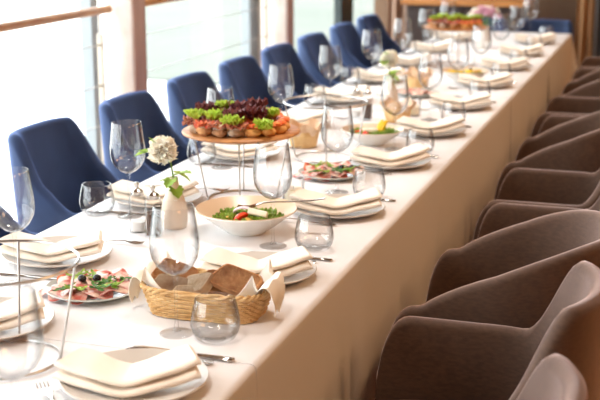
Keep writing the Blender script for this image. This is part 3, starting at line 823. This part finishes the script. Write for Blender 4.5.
slice_('bread_slice', M['rye'], M['crust'], .106, .060, .028, (bx + .066, by + .004, z0 + .014), (R_(-46), R_(14), R_(-6)), 'large dark rye bread slice at the right of the wicker basket')
slice_('bread_slice', M['whitebread'], M['floury'], .07, .045, .018, (bx - .035, by - .04, z0 - .012), (R_(-68), R_(0), R_(5)), 'pale bread slice lying at the front of the wicker basket')

# small paper lined baskets further back
def mk_pbasket():
    r = thing('bread_pot')
    MB().lathe([(0, 0), (.045, 0), (.05, .004), (.062, .06), (.060, .062), (.047, .006), (0, .005)], 40).build('pot', M['wicker'], r)
    m = MB()
    def fn(u, v):
        a = u * 2 * PI; k = .7 + .3 * v; R = .046 + .028 * v + .008 * v * math.sin(7 * a) ; return (R * math.cos(a), R * math.sin(a), .03 + .055 * v + .012 * v * math.sin(5 * a + 1))
    m.sheet(fn, 60, 6, .0012).build('paper', M['kraft'], r)
    return r
pb = Kind(mk_pbasket)
pots = [(-1.335, 4.15, 'behind the near round board'), (-1.12, 4.78, 'beside the tea light near the far carnation'), (-1.25, 5.75, 'beyond the far carnation')]
def mk_roll(k):
    def g():
        r = thing('bread_roll')
        MB().blob((0, 0, 0), (.062, .042, .036), .14, 2.5, 3, k).build('crust', M['bread'] if k else M['floury'], r); return r
    return g
rolls = [Kind(mk_roll(0)), Kind(mk_roll(1))]
for j, (x, y, lb) in enumerate(pots):
    pb.put((x, y, TOP), j, 'small wicker bread pot with crumpled kraft paper %s' % lb, 'basket')
    for q in range(4):
        a = q * 1.6 + j
        rolls[(q + j) % 2].put((x + .022 * math.cos(a), y + .022 * math.sin(a), TOP + .045 + .014 * (q % 2)), a, 'piece of bread in the paper lined pot %s' % lb, 'bread', 'bread pieces in the pot %s' % lb)

# ------------------------------------------------------------------ cold cuts plates
def mk_slice(mname, seed, R=.034):
    def g():
        m = MB(); rd = random.Random(seed); p = rd.uniform(0, 6)
        def fn(u, v):
            a = u * 2 * PI; r = R * v * (1 + .12 * math.sin(2 * a + p))
            return (r * math.cos(a) * 1.25, r * math.sin(a), .004 + .005 * v * math.sin(3 * a + p) + .007 * math.sin(r * 90 * math.cos(a) + p) * v)
        return m.sheet(fn, 36, 6, .0016).build('ham_slice' if mname == 'ham' else 'salami_slice', M[mname])
    return g
ham = [Kind(mk_slice('ham', s)) for s in (1, 4)]; sal = [Kind(mk_slice('salami', s, .022)) for s in (2, 6)]
olive = Kind(lambda: MB().blob((0, 0, 0), (.021, .019, .018), .02, 2, 3, 1).build('olive', M['olive']))
def mk_herb(seed, mm='leaf'):
    def g():
        m = MB(); rd = random.Random(seed)
        for q in range(5):
            a = rd.uniform(0, 6.28); d = Vector((math.cos(a), math.sin(a), rd.uniform(0, .35))).normalized(); L = rd.uniform(.02, .036); wd = rd.uniform(.004, .007)
            sd = d.cross(Vector((0, 0, 1))).normalized()
            def fn(u, v, d=d, sd=sd, L=L, wd=wd):
                y = (v - .5) * 2; ww = wd * math.sin(PI * (.05 + .95 * u)) ** .7 * (1 + .35 * math.sin(u * 17))
                return tuple(d * (L * u) + sd * (ww * y) + Vector((0, 0, .002 * math.sin(u * 7) + .002 * abs(y))))
            m.sheet(fn, 14, 4, .0007)
        return m.build('herb_sprig', M[mm])
    return g
herb = [Kind(mk_herb(s, mm)) for s, mm in ((1, 'leaf'), (5, 'herb'))]
cplate = Kind(mk_plate(.112, 'greyplate', .016))
def coldcuts(cx, cy, which, rot):
    cplate.put((cx, cy, TOP), rot, 'grey glazed plate of cold cuts, the %s one' % which, 'plate')
    z = TOP + .009
    cr = math.cos(rot); sr = math.sin(rot)
    P = lambda a, b: (cx + a * u18.x + b * v18.x, cy + a * u18.y + b * v18.y)
    for q, (a, b, dz, rz) in enumerate([(-.082, -.01, .001, .3), (-.058, -.035, .003, 1.2), (-.035, -.055, .001, 2), (-.02, -.02, .006, .5), (.015, -.045, .004, 2.5), (.045, -.04, .003, .8), (.03, .01, .009, 1.9), (.06, .0, .006, .1), (.035, .055, .008, 2.6), (.075, .035, .002, 1.1), (-.055, .015, .004, 1.7), (.0, .03, .004, 2.2)]):
        x, y = P(a, b); ham[q % 2].put((x, y, z + dz + .001 * q), rz, 'slice of pink cured ham on the %s cold cuts plate' % which, 'ham', 'ham slices on the %s cold cuts plate' % which)
    for q, (a, b) in enumerate([(-.05, .05), (-.015, .068), (-.068, .032), (.008, .06)]):
        x, y = P(a, b); sal[q % 2].put((x, y, z + .012 + .001 * q), q, 'orange-red salami slice at the back of the %s cold cuts plate' % which, 'salami', 'salami slices on the %s cold cuts plate' % which)
    for q, (a, b) in enumerate([(-.026, .0), (.008, .004)]):
        if which == 'far': a += .06; b -= .02
        x, y = P(a, b); olive.put((x, y, z + .027), q, 'black olive on the %s cold cuts plate, %s of the two' % (which, ['left', 'right'][q]), 'olive')
    for q, (a, b) in enumerate([(-.045, .03), (-.06, -.06), (-.025, -.06), (.03, -.02), (.045, -.035), (.07, .015), (.0, .03), (.02, -.06)]):
        x, y = P(a, b); herb[q % 2].put((x, y, z + .021), q * 1.3, 'green herb sprig scattered on the %s cold cuts plate' % which, 'herb', 'herb sprigs on the %s cold cuts plate' % which)
coldcuts(-1.268, 2.335, 'near', 0)
coldcuts(-1.088, 3.685, 'far', 1)

# ------------------------------------------------------------------ salad bowls
def mk_bowl():
    r = thing('salad_bowl')
    MB().lathe([(0, .003), (.045, .003), (.048, 0), (.055, 0), (.058, .005), (.085, .022), (.115, .045), (.142, .064), (.1425, .067)], 60).build('bowl_outside', M['whitebowl'], r)
    MB().lathe([(.1425, .067), (.1405, .0685), (.112, .0505), (.082, .0275), (.052, .012), (0, .010)], 60).build('bowl_inside', M['beigebowl'], r)
    return r
bowl = Kind(mk_bowl)
def mk_wedge(): 
    m = MB(); rings = []
    for i in range(13):
        t = -1 + 2 * i / 12; w_ = math.sqrt(max(1 - t * t, .004)); rings.append([(t * .024, w_ * .014 * math.cos(a), w_ * .016 * max(math.sin(a), -.05)) for a in [2 * PI * k / 16 for k in range(16)]])
    return m.loft(rings).build('tomato_wedge', M['tomato'])
tom = Kind(mk_wedge)
feta = Kind(lambda: MB().rbox((0, 0, 0), (.055, .034, .017), .003, 3).build('cheese_slab', M['feta']))
def mk_onion():
    m = MB()
    for q in range(3):
        def fn(u, v, q=q):
            a = PI * u; R = .028 - .005 * q; return (R * math.cos(a), .010 * (v - .5) * 2 + q * .004, R * .55 * math.sin(a) + .002 * q)
        m.sheet(fn, 18, 4, .0016)
    return m.build('onion_slice', M['onion'])
onion = Kind(mk_onion)
chunk = Kind(lambda: MB().blob((0, 0, 0), (.028, .022, .018), .22, 3, 3, 4).build('vegetable_chunk', M['potato']))
stick = Kind(lambda: MB().tube([(-.026, 0, 0), (-.01, .002, .004), (.012, .002, .004), (.028, 0, 0)], [.003, .0055, .0055, .003], 10).build('pepper_stick', M['yellow']))
SG = Kind(mk_lettuce('leaf', .030, 12, 6)); SR = Kind(mk_lettuce('redleaf', .022, 13, 4))
def salad(cx, cy, z, lb, full=True):
    P = lambda a, b: (cx + a * u18.x + b * v18.x, cy + a * u18.y + b * v18.y)
    for q, (a, b) in enumerate([(-.06, -.03), (.02, -.045), (.045, -.03), (.068, -.018), (-.02, -.03), (.03, .02), (-.04, .03), (0, 0), (.055, .02)]):
        x, y = P(a, b); SG.put((x, y, z + .004), q * .9, 'green salad leaf tuft in the %s' % lb, 'lettuce', 'green leaves in the %s' % lb)
    for q, (a, b) in enumerate([(-.07, -.01), (-.045, .035), (.06, .0)]):
        x, y = P(a, b); SR.put((x, y, z + .010), q, 'small dark red leaf tuft in the %s' % lb, 'lettuce', 'red leaves in the %s' % lb)
bx2, by2 = -1.118, 2.955
bowl.put((bx2, by2, TOP), 0, 'wide white salad bowl with feta in the middle of the near table', 'bowl')
salad(bx2, by2, TOP + .018, 'near salad bowl')
def at(cx, cy, a, b, z): return (cx + a * u18.x + b * v18.x, cy + a * u18.y + b * v18.y, z)
tom.put(at(bx2, by2, -.012, -.052, TOP + .050), .9, 'red tomato wedge at the front of the near salad', 'tomato')
tom.proto.rotation_euler = (R_(-50), R_(-30), .6)
f1 = feta.put(at(bx2, by2, .034, -.035, TOP + .060), -.1, 'slab of white cheese on the near salad', 'cheese'); f1.rotation_euler = (R_(-28), R_(10), .1)
o1 = onion.put(at(bx2, by2, -.008, -.01, TOP + .056), .3, 'pale pink onion slices on top of the near salad', 'onion')
for q, (a, b) in enumerate([(-.052, -.04), (-.038, -.03), (.008, -.06)]):
    chunk.put(at(bx2, by2, a, b, TOP + .046), q, 'yellow vegetable chunk in the near salad bowl', 'vegetable', 'yellow chunks in the near salad')
sp = fork.put(at(bx2, by2, .100, .0, TOP + .074), 0, 'steel serving fork resting on the rim of the near salad bowl', 'fork'); sp.rotation_euler = (0, R_(9), R_(12) + PI); sp.scale = (1.25, 1.25, 1.25)
bx3, by3 = -1.10, 4.28
bowl.put((bx3, by3, TOP), 0, 'white salad bowl with yellow pepper sticks beyond the third wine glass', 'bowl', scale=.85)
salad(bx3, by3, TOP + .016, 'second salad bowl')
for q, (a, b, ry, rz) in enumerate([(.035, -.01, -50, .9), (.045, -.015, -42, 1.1), (.028, 0, -60, .7), (.05, 0, -38, 1.4)]):
    s1 = stick.put(at(bx3, by3, a, b, TOP + .068), rz, 'bright yellow pepper stick standing in the second salad bowl', 'pepper', 'yellow pepper sticks in the second salad'); s1.rotation_euler = (0, R_(ry), rz)
feta.put(at(bx3, by3, -.01, -.02, TOP + .054), .4, 'slab of white cheese on the second salad', 'cheese')
for q, (a, b) in enumerate([(-.055, -.03), (-.04, .0), (-.03, -.045)]):
    t1 = tom.put(at(bx3, by3, a, b, TOP + .042), q, 'red tomato wedge in the left of the second salad', 'tomato', 'tomato wedges in the second salad')
bx4, by4 = -1.06, 6.02
bowl.put((bx4, by4, TOP), 0, 'white salad bowl with yellow vegetables on the fourth table', 'bowl', scale=.9)
salad(bx4, by4, TOP + .016, 'third salad bowl')
for q, (a, b) in enumerate([(-.07, -.03), (-.045, -.04), (-.02, -.05), (.01, -.045), (.04, -.03), (.065, -.02), (-.03, -.01), (.02, -.01)]):
    stick.put(at(bx4, by4, a, b, TOP + .056), q * .8, 'bright yellow pepper stick in the third salad bowl', 'pepper', 'yellow pepper sticks in the third salad')
olive.put(at(bx4, by4, .03, -.01, TOP + .066), 0, 'black olive on the third salad', 'olive')
chunk.put(at(bx4, by4, .05, -.04, TOP + .058), 0, 'yellow vegetable chunk in the third salad bowl', 'vegetable')

# more dishes on the far tables
cplate.put((-1.2, 5.5, TOP), 0, 'grey glazed plate between the far bread pot and salad bowl', 'plate')
for q in range(6): ham[q % 2].put((-1.2 + .05 * math.cos(q), 5.5 + .05 * math.sin(q), TOP + .009 + .002 * q), q, 'slice of pink cured ham on the grey plate of the third table', 'ham', 'ham slices on the third table plate')
# pink bouquet far away
def mk_bouquet():
    r = thing('bouquet')
    m = MB(); rd = random.Random(5)
    heads = []
    for q in range(14):
        a = q * 2.4; R = .085 * math.sqrt((q + .5) / 14); p = Vector((R * math.cos(a), R * math.sin(a), .235 - R * R * 6 + rd.uniform(-.01, .01))); heads.append(p)
        m.tube([(p.x * .15, p.y * .15, .02), (p.x * .3, p.y * .3, .13), tuple(p)], .002, 5)
    m.build('stems', M['stem'], r)
    for q, p in enumerate(heads):
        b = MB()
        for k in range(5):
            X = Matrix.Translation(p + Vector((0, 0, .002 * k))) @ Matrix.Rotation(k * 1.2, 4, 'Z') @ Matrix.Rotation(rd.uniform(-.5, .5), 4, 'X')
            ruffle(b, (0, 0, 0), .028, .016, 5, .16, q * 5 + k, .0008, 20, 4, X=X)
        b.build('blossom', M['pinkpetal'] if q % 4 else M['petal'], r)
    return r
bq = Kind(mk_bouquet); bq.put((-1.22, 7.6, TOP), 0, 'bouquet of pale pink flowers behind the far round board', 'flowers')
bv = MB().lathe([(0, 0), (.035, 0), (.042, .01), (.045, .06), (.036, .11), (.03, .135), (.034, .14), (.0315, .14), (.0275, .13), (.034, .108), (.042, .06), (.038, .012), (0, .008)], 32).build('flower_vase', M['whitebowl'])
bv.location = (-1.22, 7.6, TOP); tag(bv, 'white rounded vase holding the pink bouquet', 'vase')
